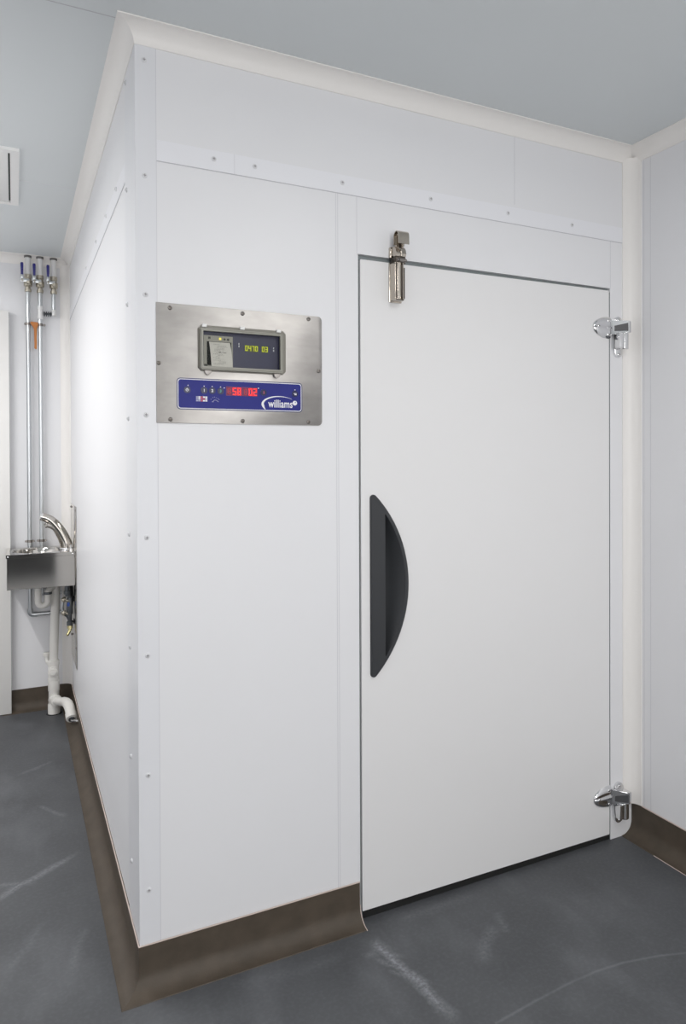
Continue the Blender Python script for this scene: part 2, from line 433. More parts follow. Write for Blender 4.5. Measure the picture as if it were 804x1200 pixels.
# coved resin skirting
def skirt_prof(n=9):
    p = [(0.0, ZS), (.0045, ZS), (.0045, ZS - .004)]
    r = .0469
    p.append((.0045, .07))
    for i in range(n + 1):
        a = PI / 2 * i / n
        p.append((.0514 - r * math.cos(a), .0495 - (.0475) * math.sin(a)))
    p.append((S + .001, 0.0)); p.append((0, 0))
    return p
SP = skirt_prof()
def capfill(bm, rows, ends):
    for k in ends: bm.faces.new(rows[k] if k == 0 else rows[k][::-1])
def bead(bm, p0, p1, n):
    """sealant line along the top of the skirting"""
    nx, ny = n
    return tube(bm, [(p0[0] + nx * .0038, p0[1] + ny * .0038, ZS + .0008), (p1[0] + nx * .0038, p1[1] + ny * .0038, ZS + .0006)], .0019, 8)
bm = nb(); R = sweep(bm, [[(-o, -o, z) for o, z in SP], [(X0 - .003, -o, z) for o, z in SP]]); capfill(bm, R, (1,))
bf = struct('baseboard_front', bm, 'resin', ang=50)
bm = nb(); bead(bm, (-.004, 0), (X0 - .003, 0), (0, -1)); obj('sealant_bead', bm, 'sealant', bf)
bm = nb(); tube(bm, [(X0 - .0022, -o - .0004, z) for o, z in SP[4:-1]], .0013, 6); obj('end_edge', bm, 'sealant', bf)
bm = nb(); R = sweep(bm, [[(-o, D - o, z) for o, z in SP], [(-o, -o, z) for o, z in SP]])
bs = struct('baseboard_side', bm, 'resin', ang=50)
bm = nb(); bead(bm, (0, D - .01), (0, -.004), (-1, 0)); obj('sealant_bead', bm, 'sealant', bs)
bm = nb(); R = sweep(bm, [[(-.34, D - o, z) for o, z in SP], [(-o, D - o, z) for o, z in SP]]); capfill(bm, R, (0,)); struct('baseboard_back', bm, 'resin', ang=50)
bm = nb(); R = sweep(bm, [[(W - o, -.0005, z) for o, z in SP], [(W - o, YN, z) for o, z in SP]]); capfill(bm, R, (0,)); br_ = struct('baseboard_right', bm, 'resin', ang=50)
bm = nb(); bead(bm, (W, -.05), (W, YN), (-1, 0)); obj('sealant_bead', bm, 'sealant', br_)
bm = nb(); tube(bm, [(W - S - .001, -.15, .0008), (W - S - .001, YN, .0008)], .0012, 6); obj('floor_edge', bm, 'sealant', br_)

# gasket all round the opening and a black box standing for the shade below the leaf
bm = nb()
box(bm, X0, X1, .012, .075, 1.9405, ZT - .0005); box(bm, X0, X0 + .012, .010, .075, .0, 1.945); box(bm, X1 - .012, X1 - .0005, .050, .075, 0, 1.945); box(bm, X1 - .0012, X1, .0015, .050, 0, 1.945)
gas = struct('trim_10', bm, 'gasket')
bm = nb(); box(bm, X0 + .012, X1 - .0015, .004, .050, .0005, .0195); struct('door_gap_shade', bm, 'black')

# white door beyond, standing proud of the back wall
bm = nb(); box(bm, -1.15, -.2975, D - .047, D, .004, 2.149, .003)
d1 = struct('door_1', bm, 'door_far')
bm = nb(); box(bm, -.2985, -.2955, D - .046, D - .001, .13, 2.14); obj('edge_strip', bm, 'edge_grey', d1)

# unseen grey slab on the rear wall, added to darken the basin's reflection
bm = nb(); box(bm, -1.0, .0, YN, YN + .04, .004, 2.05, .003); struct('dark_reflection_slab', bm, 'edge_grey')

# ------------------------------------------------------------------ cold room door
door = thing('cold_room_door', 'large white flush cold room door with a black crescent handle', 'door', ((X0 + X1) / 2, 0, 0))
DL, DR, DB, DT = .6238, 1.5900, .0255, 1.9440
YF = -.001
# crescent outline of the handle
HXL, HXA = .6515, .7795   # straight side, crown of the arc
HZ0, HZ1 = .711, 1.2425
def crescent(inset=0.0, n=26, xl=None):
    zc = (HZ0 + HZ1) / 2 + .006; hh = (HZ1 - HZ0) / 2
    x_tip = .672
    sag = HXA - x_tip
    r = (hh * hh + sag * sag) / (2 * sag); cx = HXA - r
    r2 = r - inset
    xl_ = (HXL + inset) if xl is None else xl
    return zc, cx, r2, xl_
def outline(inset=0.0, n=28, rc=.011):
    zc, cx, r, xl = crescent(inset)
    rc = max(rc - inset, .004)
    # circle of radius rc tangent to the straight side and inside the arc
    ccx = xl + rc
    dz = math.sqrt((r - rc) ** 2 - (ccx - cx) ** 2)
    a_end = math.atan2(dz, ccx - cx)
    pts = []
    for i in range(n + 1):
        a = -a_end + 2 * a_end * i / n
        pts.append((cx + r * math.cos(a), zc + r * math.sin(a)))
    for i in range(1, 8):
        a = a_end + (PI - a_end) * i / 7; pts.append((ccx + rc * math.cos(a), zc + dz + rc * math.sin(a)))
    for i in range(0, 7):
        a = PI + (PI - a_end) * i / 7; pts.append((ccx + rc * math.cos(a), zc - dz + rc * math.sin(a)))
    return pts
# the leaf, with the crescent cut through its front skin
bm = nb()
def loop_edges(pts, y):
    v = [bm.verts.new((a, y, c)) for a, c in pts]
    return v, [bm.edges.new((v[i], v[(i + 1) % len(v)])) for i in range(len(v))]
ro = rrect(DL, DR, DB, DT, .003, 3)
# the leaf hangs slightly out of square: the gaps narrow towards the hinges
ro = [(x, z + (x - DL) / (DR - DL) * (.0060 if z > 1 else -.0048)) for x, z in ro]
vo, eo = loop_edges(ro, YF)
vi, ei = loop_edges(outline(.004), YF)
bmesh.ops.triangle_fill(bm, use_beauty=True, use_dissolve=False, edges=eo + ei, normal=(0, -1, 0))
vb, eb = loop_edges(ro, .045)
for i in range(len(vo)):
    j = (i + 1) % len(vo); bm.faces.new((vo[i], vo[j], vb[j], vb[i]))
bm.faces.new(vb)
vk, ek = loop_edges(outline(.004), .043)
for i in range(len(vi)):
    j = (i + 1) % len(vi); bm.faces.new((vi[i], vk[i], vk[j], vi[j]))
leaf = obj('door_leaf', bm, 'door_white', door, ang=20)
# handle: bevelled crescent plate, straight-sided pocket sloping back out to the arc
bm = nb()
def lp(pts, y): return [bm.verts.new((a, y, c)) for a, c in pts]
def bridge(A, B):
    for i in range(len(A)): bm.faces.new((A[i], A[(i + 1) % len(A)], B[(i + 1) % len(A)], B[i]))
L0, L1, L2 = lp(outline(0), YF + .0005), lp(outline(.0006), -.0065), lp(outline(.0035), -.0095)
bridge(L0, L1); bridge(L1, L2)
# pocket outline on the front: straight edge at px_, arc inset
PX = .6985; INS = .0125
zc, cx, r, _ = crescent(INS)
aP = math.acos((PX + .0015 - cx) / r)
NA = 30
arcP = [(cx + r * math.cos(-aP + 2 * aP * i / NA), zc + r * math.sin(-aP + 2 * aP * i / NA)) for i in range(NA + 1)]
xs = PX
inner = arcP + [(xs, zc + r * math.sin(aP) - .0015 - (2 * r * math.sin(aP) - .003) * i / NA) for i in range(NA + 1)]
vin = [bm.verts.new((a, -.0095, c)) for a, c in inner]
ein = [bm.edges.new((vin[i], vin[(i + 1) % len(vin)])) for i in range(len(vin))]
eout = [bm.edges.get((L2[i], L2[(i + 1) % len(L2)])) for i in range(len(L2))]
bmesh.ops.triangle_fill(bm, use_beauty=True, edges=ein + eout, normal=(0, -1, 0))
# pocket surface
NK = 10; rows = []
for i in range(NA + 1):
    a, c = arcP[i]; s = xs; w = max(a - s, .0)
    frac = min(1, w / (HXA - INS - xs)); dep = .050 * math.sqrt(max(frac, .0))
    zin = inner[2 * NA + 1 - i][1]
    row = []
    for k in range(NK + 1):
        u = k / NK
        x = a + (s - a) * u; z = c + (zin - c) * u
        row.append((x, -.0095 + dep * math.sin(u * PI / 2) ** 1.15, z))
    row.append((s, -.0095, zin))
    rows.append(row)
sweep(bm, rows)
bmesh.ops.remove_doubles(bm, verts=bm.verts[:], dist=1e-5)
hd = obj('pull_handle', bm, 'handle', door, ang=28); hd['label'] = 'black crescent pull handle with a recessed grip'

# top latch
lt = nb()
prism(lt, [(.7185, 0), (.7185, -.040), (.7205, -.042), (.7225, -.040), (.7265, -.044), (.7330, -.047), (.7345, -.039), (.7385, -.039), (.7400, -.047), (.7440, -.046), (.7480, -.040), (.7520, -.030), (.7530, 0)], 2, 1.829, 1.938)
latch = obj('latch', lt, 'nickel', door, ang=20); latch['label'] = 'nickel roller latch across the top gap'
bm = nb(); box(bm, .7165, .7585, -.006, YF, 1.826, 1.944, .002); obj('latch_base', bm, 'nickel', latch)
bm = nb(); prism(bm, [(.7338, 1.930), (.7392, 1.930), (.7378, 1.838), (.7352, 1.838)], 1, -.0385, -.0472); box(bm, .7495, .7532, -.0365, -.026, 1.834, 1.925); box(bm, .724, .746, -.044, -.036, 1.8272, 1.8292); box(bm, .7200, .7228, -.0432, -.0395, 1.834, 1.937); obj('latch_groove_shade', bm, 'nickel_dark', latch)  # dark strips put shade into the groove, left edge and right facet
bm = nb(); box(bm, .7215, .7535, -.041, -.003, 1.936, 1.956, .001); obj('latch_throat_shade', bm, 'nickel_dark', latch)  # dark block standing in for the shaded gap round the roller
bm = nb(); lathe(bm, (.7225, -.045, 1.9440), (1, 0, 0), [(0, .0045), (.006, .0045), (.0065, .0072), (.026, .0072), (.0265, .0045), (.031, .0045)], 16); obj('roller', bm, 'screw', latch)
# keeper on the frame: mounting block, arm and curled hook
bm = nb(); box(bm, .7175, .7265, -.012, 0, 1.957, 1.989, .0012); box(bm, .7265, .757, -.010, 0, 1.955, 1.992, .0012)
for z in (1.965, 1.981): pan_screw(bm, (.7215, -.012, z), (0, -1, 0), .0034, .002)
obj('keeper_plate', bm, ['nickel', 'nickel_dark'], latch)
bm = nb(); prism(bm, [(-.008, 1.986), (-.032, 1.986), (-.040, 1.976), (-.043, 1.964), (-.040, 1.957), (-.028, 1.957), (-.010, 1.966)], 0, .7215, .7545)
box(bm, .7360, .7420, -.0445, -.040, 1.956, 1.978, .001)
obj('keeper_block', bm, 'nickel', latch)
bm = nb(); box(bm, .7265, .7335, -.036, -.026, 1.982, 2.016); box(bm, .7425, .7495, -.036, -.026, 1.982, 2.016); box(bm, .7335, .7425, -.030, -.026, 1.982, 2.005, mi=1); obj('keeper_arm', bm, ['nickel', 'nickel_dark'], latch)
bm = nb()
th = .0028
path = [(-.026, 1.992), (-.0255, 2.012)] + [(-.0405 + .0150 * math.cos(math.radians(a)), 2.014 + .0150 * math.sin(math.radians(a))) for a in range(0, 181, 15)] + [(-.0557, 2.004), (-.0562, 1.990)]
out = []
for sgn in (0, 1):
    seq = path if sgn == 0 else path[::-1]
    for i, p in enumerate(seq):
        k = i if sgn == 0 else len(path) - 1 - i
        a, b_ = path[max(k - 1, 0)], path[min(k + 1, len(path) - 1)]
        tx, tz = b_[0] - a[0], b_[1] - a[1]; l = math.hypot(tx, tz)
        nx, nz = -tz / l, tx / l
        sg = th / 2 if sgn == 0 else -th / 2
        out.append((p[0] + nx * sg, p[1] + nz * sg))
prism(bm, out, 0, .7215, .7570); obj('curled_hook', bm, 'nickel', latch)

# hinges
def hinge(dz, label):
    zc_ = 1.8180 + dz
    # leaf-shaped strap on the door with a raised middle rib
    bm = nb(); n = 18
    tipx, xr, hb = 1.5135, 1.5915, .0385
    outl = [(xr - (xr - tipx) * math.cos(t), hb * math.sin(t) ** .9 if math.sin(t) >= 0 else 0) for t in [PI / 2 * i / n for i in range(n + 1)]]
    up = [(x, z) for x, z in outl]
    rowsets = []
    for x, z in up:
        row = []
        for k in range(-8, 9):
            u = k / 8
            h = .0085 * (1 - abs(u) ** 5) + .0035 * max(0, 1 - abs(u) * 6)
            if abs(k) == 8: h = .0
            row.append((x, YF - .002 - h * min(1, (z / hb) * 1.6), zc_ + u * z))
        rowsets.append(row)
    sweep(bm, rowsets)
    # skirt down to the door
    edge = [r[0] for r in rowsets][::-1] + [r[-1] for r in rowsets]
    sweep(bm, [edge, [(p[0], YF, p[2]) for p in edge]])
    bmesh.ops.remove_doubles(bm, verts=bm.verts[:], dist=1e-6)
    h = obj('hinge', bm, 'chrome', door, ang=40); h['label'] = label
    # raised arm reaching over the joint: tapering block with a sunk top face
    bm = nb()
    prism(bm, [(1.5885, YF - .001), (1.5885, -.0150), (1.6335, -.0540), (1.6470, -.0500), (1.6470, -.0180), (1.6080, -.0150), (1.5950, YF - .001)], 2, zc_ - .019, zc_ + .021)
    for v in bm.verts:
        if v.co.x < 1.6: v.co.z = zc_ + (v.co.z - zc_) * 1.35
    bmesh.ops.bevel(bm, geom=bm.edges[:], offset=.0018, segments=2, affect='EDGES')
    obj('hinge_arm', bm, 'chrome', h)
    bm = nb()
    sl = lambda x: -.0150 - (x - 1.5885) * .8667 - .0006
    prism(bm, [(1.5960, zc_ - .013), (1.6310, zc_ - .014), (1.6310, zc_ + .014), (1.5960, zc_ + .006)], 1, 0, .004)
    for v in bm.verts: v.co.y += sl(v.co.x)
    obj('arm_inset', bm, 'hinge_dark', h)
    # oblong plate on the frame
    bm = nb()
    prism(bm, [(1.6290 + .0205 * math.cos(math.radians(a)), zc_ + (.022 if a <= 180 else -.082) + .0205 * math.sin(math.radians(a))) for a in range(0, 361, 18) if a != 360], 1, 0, -.009, bev=.003)
    obj('hinge_plate', bm, 'chrome', h)
    # knuckle
    bm = nb()
    box(bm, 1.6015, 1.6285, -.042, -.007, zc_ - .074, zc_ - .020, .003)
    lathe(bm, (1.6310, -.030, zc_ - .076), (0, 0, 1), [(0, .0150), (.002, .0165), (.056, .0165), (.058, .0150)], 22)
    obj('hinge_barrel', bm, 'chrome', h)
    for sx, sz, sy in ((1.532, .002, -.0125), (1.580, .024, -.0095), (1.580, -.024, -.0095)):
        bm = nb(); pan_screw(bm, (sx, sy, zc_ + sz), (0, -1, 0), .0052, .003); obj('screw', bm, ['chrome', 'nickel_dark'], h)
    for sz in (.030, -.092):
        bm = nb(); pan_screw(bm, (1.629, -.009, zc_ + sz), (0, -1, 0), .0055, .003); obj('screw', bm, ['chrome', 'nickel_dark'], h)
hinge(0, 'upper chrome hinge'); hinge(-1.660, 'lower chrome hinge')

# ------------------------------------------------------------------ control panel
cp = thing('control_panel', 'stainless steel control panel with a paper recorder and blue keypad', 'control panel', (.274, 0, 1.454))
bm = nb(); n = 6
pl = [(.0515, 1.4545), (.4895, 1.4545)] + [(.4895 + .012 * math.sin(PI / 2 * i / n), 1.4665 - .012 * math.cos(PI / 2 * i / n)) for i in range(1, n + 1)] \
    + [(.4895 + .012 * math.cos(PI / 2 * i / n), 1.7520 + .012 * math.sin(PI / 2 * i / n)) for i in range(n + 1)] + [(.0515, 1.7640)]
pl = [(x - (.0045 if x < .06 else 0), z) for x, z in pl]
prism(bm, pl, 1, -.0016, -.0036, bev=.0006); plate = obj('steel_plate', bm, 'steel', cp)
for x, z in ((.0818, 1.752), (.2724, 1.7535), (.4616, 1.7545), (.0533, 1.608), (.4915, 1.6095), (.0817, 1.4637), (.2714, 1.463), (.4603, 1.4644)):
    bm = nb(); pan_screw(bm, (x, -.0036, z), (0, -1, 0), .0058, .0032); obj('screw', bm, ['screw', 'nickel_dark'], cp)
# recorder
def oct_(x0, x1, z0, z1, c): return [(x0 + c, z0), (x1 - c, z0), (x1, z0 + c), (x1, z1 - c), (x1 - c, z1), (x0 + c, z1), (x0, z1 - c), (x0, z0 + c)]
ya, yb, yc = -.0036, -.014, -.026
def T4(x0, x1, z0, z1, y):
    a = toward(x0, z0, y); b = toward(x1, z1, y); return a[0], b[0], a[1], b[1]
bm = nb()
o1 = oct_(.1520, .3905, 1.5930, 1.7125, .008); i1 = oct_(.1640, .3800, 1.6030, 1.7030, .002)
ring_prism(bm, o1, i1, ya, yb)
rec = obj('chart_recorder', bm, 'recorder', cp, ang=20); rec['label'] = 'grey boxed paper recorder behind a clear lid'
bm = nb(); box(bm, .1630, .3810, -.0075, ya, 1.6020, 1.7040); obj('recorder_face', bm, 'navy', rec)
# groove then the lid frame
g = T4(.1590, .3870, 1.5985, 1.7085, yb)
bm = nb(); ring_prism(bm, oct_(*g, .006), oct_(.1610, .3790, 1.6050, 1.7010, .002), yb, yb - .002); obj('lid_seal', bm, 'recorder_dark', rec, ang=20)
g = T4(.1610, .3880, 1.5985, 1.7085, yc); gi = T4(.1680, .3800, 1.6070, 1.7010, yc)
bm = nb(); ring_prism(bm, oct_(*g, .004), oct_(*gi, .0015), yb - .002, yc)
lid = obj('lid_frame', bm, 'recorder_lid', rec, ang=20)
bm = nb(); ring_prism(bm, oct_(g[0] + .0016, g[1] - .0016, g[2] + .002, g[3] - .002, .003), oct_(g[0] + .0034, g[1] - .0034, g[2] + .0042, g[3] - .0042, .002), yc + .001, yc - .0004); obj('lid_groove', bm, 'recorder', rec, ang=20)
bm = nb(); box(bm, gi[0], gi[1], yc + .001, yc + .0025, gi[2], gi[3]); obj('clear_lid', bm, 'pane', rec)
for x in (.170, .272, .374):
    xx, zz = toward(x, 1.7135, -.016); bm = nb(); box(bm, xx - .006, xx + .006, -.022, -.0036, zz - .004, zz + .0045, .001); obj('lid_hinge', bm, 'hatch', rec)
for x in (.1795, .3700):
    xx, zz = toward(x, 1.5900, -.018); bm = nb()
    prism(bm, [(xx + .0085 * math.cos(math.radians(a)), zz + .004 + .010 * math.sin(math.radians(a))) for a in range(180, 361, 20)] + [(xx + .0085, zz + .007), (xx - .0085, zz + .007)], 1, -.014, -.020, bev=.0012); obj('lid_tab', bm, 'lid_tab', rec)
# printer unit and its paper
yp = -.0105
g = T4(.1690, .2465, 1.6065, 1.6890, yp)
bm = nb(); wx0, wx1, wz0, wz1 = T4(.1770, .2425, 1.6100, 1.6735, yp)
ring_prism(bm, [(g[0], g[2]), (g[1], g[2]), (g[1], g[3]), (g[0], g[3])], [(wx0, wz0), (wx1, wz0), (wx1, wz1), (wx0, wz1)], -.0076, yp)
prn = obj('printer', bm, 'printer', rec, ang=20)
bm = nb(); box(bm, wx0, wx1, -.0082, -.0074, wz0, wz1); obj('printer_mouth', bm, 'black', rec)
bm = nb(); rows = []
for i in range(13):
    u = i / 12; z = wz1 - .001 - (wz1 - wz0 + .003) * u
    y = -.0085 - .0125 * math.sin(min(1, u * 1.05) * PI / 2) ** .8
    rows.append([(wx0 + .0062 + .0052 * u * .6, y, z), (wx1 - .0035 + .0038 * math.sin(u * PI / 2), y, z)])
sweep(bm, rows); paper = obj('paper_strip', bm, 'paper', rec)
bm = nb()
def pp(x, u): 
    z = wz1 - .001 - (wz1 - wz0 + .003) * u; return x, -.0088 - .0125 * math.sin(min(1, u * 1.05) * PI / 2) ** .8, z
for i in range(17):
    u = .10 + .05 * i; a = wx0 + .014 + random.random() * .016; ln = .010 + random.random() * .018
    x, y, z = pp(a, u); x2 = min(a + ln, wx1 - .005)
    k = 0
    while x < x2:
        w = .0012 + random.random() * .002; box(bm, x, x + w, y - .0002, y, z - .0004, z + .0004); x += w + .0012
x, y, z = pp(wx0 + .030, .42); box(bm, x, x + .006, y - .0003, y, z - .0008, z + .0008); box(bm, x + .009, x + .020, y - .0003, y, z - .0007, z + .0003)
obj('printing', bm, 'ink', rec)
bm = nb(); lx, lz = toward(.2123, 1.6815, yp); box(bm, lx - .0030, lx + .0030, yp - .0004, yp, lz - .003, lz + .003); obj('indicator_light', bm, 'led_amber', rec)
for x, z, rr in ((.2240, 1.6808, .0030), (.2335, 1.6805, .0034)): bm = nb(); disc(bm, *toward(x, z, yp), rr, yp, yp - .0008); obj('printer_button', bm, 'recorder_dark', rec)
x, z = toward(.1835, 1.6825, yp); bm = nb(); box(bm, x - .003, x + .003, yp - .0005, yp, z - .003, z + .003); obj('printer_button', bm, 'recorder_dark', rec)
x, z = toward(.1725, 1.6095, yp); bm = nb(); box(bm, x - .003, x + .006, yp - .0005, yp, z - .0025, z + .003); obj('printer_badge', bm, 'recorder_dark', rec)
# display
yd = -.0080
g = T4(.2790, .3445, 1.6520, 1.6700, yd)
bm = nb()
hd_ = (g[3] - g[2]); wd = (g[1] - g[0]) / 7
xcur = g[0] + .001
for ch in '0470 03':
    if ch != ' ':
        bm = nb(); seven(bm, ch, xcur, g[2] + .002, wd * .80, hd_ * .80, .0021, yd - .0004); obj('screen_digit', bm, 'lcd', rec)
    xcur += wd
scr = nb(); box(scr, g[0], g[0] + wd * 4, yd + .0001, yd + .0004, g[2], g[3]); box(scr, g[0] + wd * 5, g[1], yd + .0001, yd + .0004, g[2], g[3])
obj('recorder_screen', scr, 'lcd_dark', rec)
bm = nb()
for x, z in ((.2620, 1.6715), (.2620, 1.6650), (.3590, 1.6660), (.3590, 1.6590)):
    xx, zz = toward(x, z, yd); bm = nb()
    prism(bm, [(xx, zz - .0022), (xx + .0026, zz - .0022), (xx + .0026, zz - .0008), (xx + .0012, zz - .0008), (xx + .0012, zz + .0008), (xx + .0026, zz + .0008), (xx + .0026, zz + .0022), (xx, zz + .0022)], 1, yd - .0004, yd); obj('face_mark', bm, 'white_ink', rec)
# blue keypad
kx0, kx1, kz0, kz1 = .0975, .4418, 1.4902, 1.5730
yk = -.0042
bm = nb(); prism(bm, rrect(kx0, kx1, kz0, kz1, .010), 1, -.0036, yk); kp = obj('keypad', bm, 'blue_edge', cp); kp['label'] = 'blue keypad with red numbers and white lettering'
bm = nb(); prism(bm, rrect(kx0 + .0024, kx1 - .0024, kz0 + .0024, kz1 - .0024, .008), 1, yk, yk - .0002); obj('border_line', bm, 'white_ink', kp)
bm = nb(); prism(bm, rrect(kx0 + .0044, kx1 - .0044, kz0 + .0044, kz1 - .0044, .0065), 1, yk - .0002, yk - .0005); obj('keypad_face', bm, 'blue', kp)
yt = yk - .0005
SYM = 'O123+<'
for i, (x, z) in enumerate(((.1240, 1.5416), (.1680, 1.5418), (.1895, 1.5418), (.2116, 1.5416), (.3295, 1.5422), (.4200, 1.5420))):
    bm = nb(); disc(bm, x, z, .0088, yt, yt - .0012, 24); b_ = obj('button', bm, 'blue_dark', kp)
    bm = nb(); y = yt - .0016
    if i == 0: ring_prism(bm, [(x + .0038 * math.cos(a * PI / 8), z + .0038 * math.sin(a * PI / 8)) for a in range(16)], [(x + .0025 * math.cos(a * PI / 8), z + .0025 * math.sin(a * PI / 8)) for a in range(16)], y + .0003, y); box(bm, x - .0008, x + .0008, y, y + .0003, z, z + .0048)
    elif i == 4: text_mesh(bm, '1', .0105, x - .002, z - .0036, y, .0004)
    elif i == 5: box(bm, x - .0042, x + .0042, y, y + .0003, z - .0002, z + .0014); box(bm, x - .002, x + .0044, y, y + .0003, z - .0036, z - .0012)
    else: text_mesh(bm, str(i), .0100, x - .0026, z - .0034, y, .0004)
    obj('button_symbol', bm, 'red_ink' if i == 4 else ('green_ink' if i == 3 else 'white_ink'), kp)
bm = nb(); box(bm, .2262, .3128, yt - .0003, yt, 1.5302, 1.5548); obj('number_window', bm, 'led_back', kp)
bm = nb(); y = yt - .0006
for ch, x in (('5', .2440), ('8', .2565), ('0', .2880), ('2', .3005)): bm = nb(); seven(bm, ch, x, 1.5322, .0102, .0200, .0032, y); obj('red_digit', bm, 'led_red', kp)
bm = nb()
for ch, x in (('8', .2300), ('8', .2745)): bm = nb(); seven(bm, ch, x, 1.5335, .0098, .0175, .0032, y); obj('dim_digit', bm, 'led_dim', kp)
bm = nb()
for x, z in ((.2215, 1.5505), (.3155, 1.5535), (.1265, 1.5535), (.1680, 1.5530), (.1895, 1.5530), (.2116, 1.5525), (.4200, 1.5530)): bm = nb(); disc(bm, x, z, .0014, yt, yt - .0003, 10); obj('small_dot', bm, 'white_ink', kp)
bm = nb(); bx, bz = .1470, 1.5125
cells = {(3, 0): 'w', (4, 0): 'w', (3, 1): 'r', (4, 1): 'w', (2, 1): 'r', (0, 0): 'g', (1, 0): 'g', (0, 1): 'g', (1, 1): 'w', (2, 0): 'r', (0, 2): 'g', (1, 2): 'w', (2, 2): 'r', (3, 2): 'w', (4, 2): 'w'}
for (i, j), c in cells.items():
    bm = nb(); box(bm, bx + i * .0060, bx + i * .0060 + .0054, yt - .0003, yt, bz + j * .0048, bz + j * .0048 + .0038)
    obj('symbol_square', bm, {'w': 'white_ink', 'r': 'red_ink', 'g': 'grey_ink'}[c], kp)
bm = nb()
tube(bm, [(.1905, yt - .0003, 1.5130), (.1955, yt - .0003, 1.5175), (.2005, yt - .0003, 1.5165), (.2060, yt - .0003, 1.5125)], .0009, 6)
box(bm, .1880, .1930, yt - .0003, yt, 1.5118, 1.5130)
for x, z in ((.1860, 1.5190), (.1910, 1.5235), (.1950, 1.5250), (.1995, 1.5235), (.2045, 1.5215), (.2075, 1.5190)): disc(bm, x, z, .0010, yt, yt - .0003, 8)
obj('wave_symbol', bm, 'grey_ink', kp)
# lettering, swoosh and ball
bm = nb(); text_mesh(bm, 'williams', .0300, .3430, 1.5028, yt - .0004, .00045, 0, sx=.72, spacing=1.02); obj('lettering', bm, 'white_ink', kp)
bm = nb(); rowA, rowB = [], []
for i in range(29):
    u = i / 28; a = math.radians(218 - 178 * u)
    cx_, cz_ = .3735, 1.5105; rx, rz = .0500, .0235
    x = cx_ + rx * math.cos(a); z = cz_ + rz * math.sin(a)
    th_ = .0078 * (1 - u) ** .85 * min(1, .15 + u * 6) + .0003
    rowA.append((x, yt - .0004, z)); rowB.append((cx_ + (rx - th_) * math.cos(a) + .002 * 0, yt - .0004, cz_ + (rz - th_ * .75) * math.sin(a)))
sweep(bm, [rowA, rowB]); obj('swoosh', bm, 'white_ink', kp)
bm = nb(); disc(bm, .4195, 1.5160, .0066, yt, yt - .0006, 22); obj('white_ball', bm, 'white_ink', kp)
bm = nb(); disc(bm, .4212, 1.5182, .0022, yt - .0006, yt - .0008, 12); obj('ball_mark', bm, 'grey_ink', kp)

# ------------------------------------------------------------------ wash-hand basin on the side face
BX0, BX1, BY0, BY1 = -.3165, -.0035, 2.130, 2.455
BZ, BZB = .888, .7145
sink = thing('hand_basin', 'wall-hung stainless steel hand basin with a curved chrome tap', 'hand basin', (-.16, 2.29, BZB))
bm = nb()
# top with an oval bowl pressed into it
ecx, ecy, ea, eb_ = -.1660, 2.300, .126, .135
seg = 40
outer = []
for k in range(seg):
    a = 2 * PI * k / seg; c, s = math.cos(a), math.sin(a)
    hx, hy = (BX1 - BX0) / 2, (BY1 - BY0) / 2; mxx, myy = (BX0 + BX1) / 2, (BY0 + BY1) / 2
    f = 1 / max(abs(c), abs(s)); outer.append((mxx + hx * c * f, myy + hy * s * f, BZ))
rowsT = [outer]
for rr, zz in ((1.04, BZ), (1.0, BZ - .001), (.97, BZ - .006), (.93, BZ - .03), (.86, BZ - .075), (.72, BZ - .11), (.45, BZ - .128), (.16, BZ - .134), (.12, BZ - .138)):
    rowsT.append([(ecx + ea * rr * math.cos(2 * PI * k / seg), ecy + eb_ * rr * math.sin(2 * PI * k / seg), zz) for k in range(seg)])
V = [[bm.verts.new(p) for p in r] for r in rowsT]
for i in range(len(V) - 1):
    for k in range(seg): bm.faces.new((V[i][k], V[i][(k + 1) % seg], V[i + 1][(k + 1) % seg], V[i + 1][k]))
bm.faces.new(V[-1])
obj('bowl', bm, 'sink_steel', sink, ang=45)
bm = nb(); box(bm, BX0 + .0025, BX1, BY0 + .0015, BY1 - .001, BZB, BZ - .0165, .002)
# open the top of the casing so the bowl hangs inside
top = [f for f in bm.faces if f.normal.z > .9 or f.calc_center_median().z > BZ - .0168]
bmesh.ops.delete(bm, geom=[f for f in bm.faces if f.calc_center_median().z > BZ - .01655], context='FACES_ONLY')
cas = obj('casing', bm, 'sink_steel', sink, ang=15)
bm = nb()
box(bm, BX0, BX1, BY0, BY0 + .0015, BZ - .0170, BZ - .0002); box(bm, BX0, BX0 + .0015, BY0, BY1, BZ - .0170, BZ - .0002); box(bm, BX0, BX1, BY1 - .0015, BY1, BZ - .0170, BZ - .0002)
obj('rim', bm, 'sink_steel', sink)
for x in (BX0 + .009, BX1 - .012):
    bm = nb(); lathe(bm, (x, BY0, BZ - .0095), (0, -1, 0), [(0, .0042), (.0012, .0040), (.002, .002)], 14); obj('rivet', bm, 'chrome', sink)
bm = nb(); box(bm, -.0035, -.0015, 2.085, 2.458, .292, 1.1185, .0007); obj('wall_plate', bm, 'sink_steel', sink)
for y in (2.10, 2.44):
    for z in (1.100, .86, .40):
        bm = nb(); pan_screw(bm, (-.0035, y, z), (-1, 0, 0), .006, .003); obj('screw', bm, ['screw', 'nickel_dark'], sink)
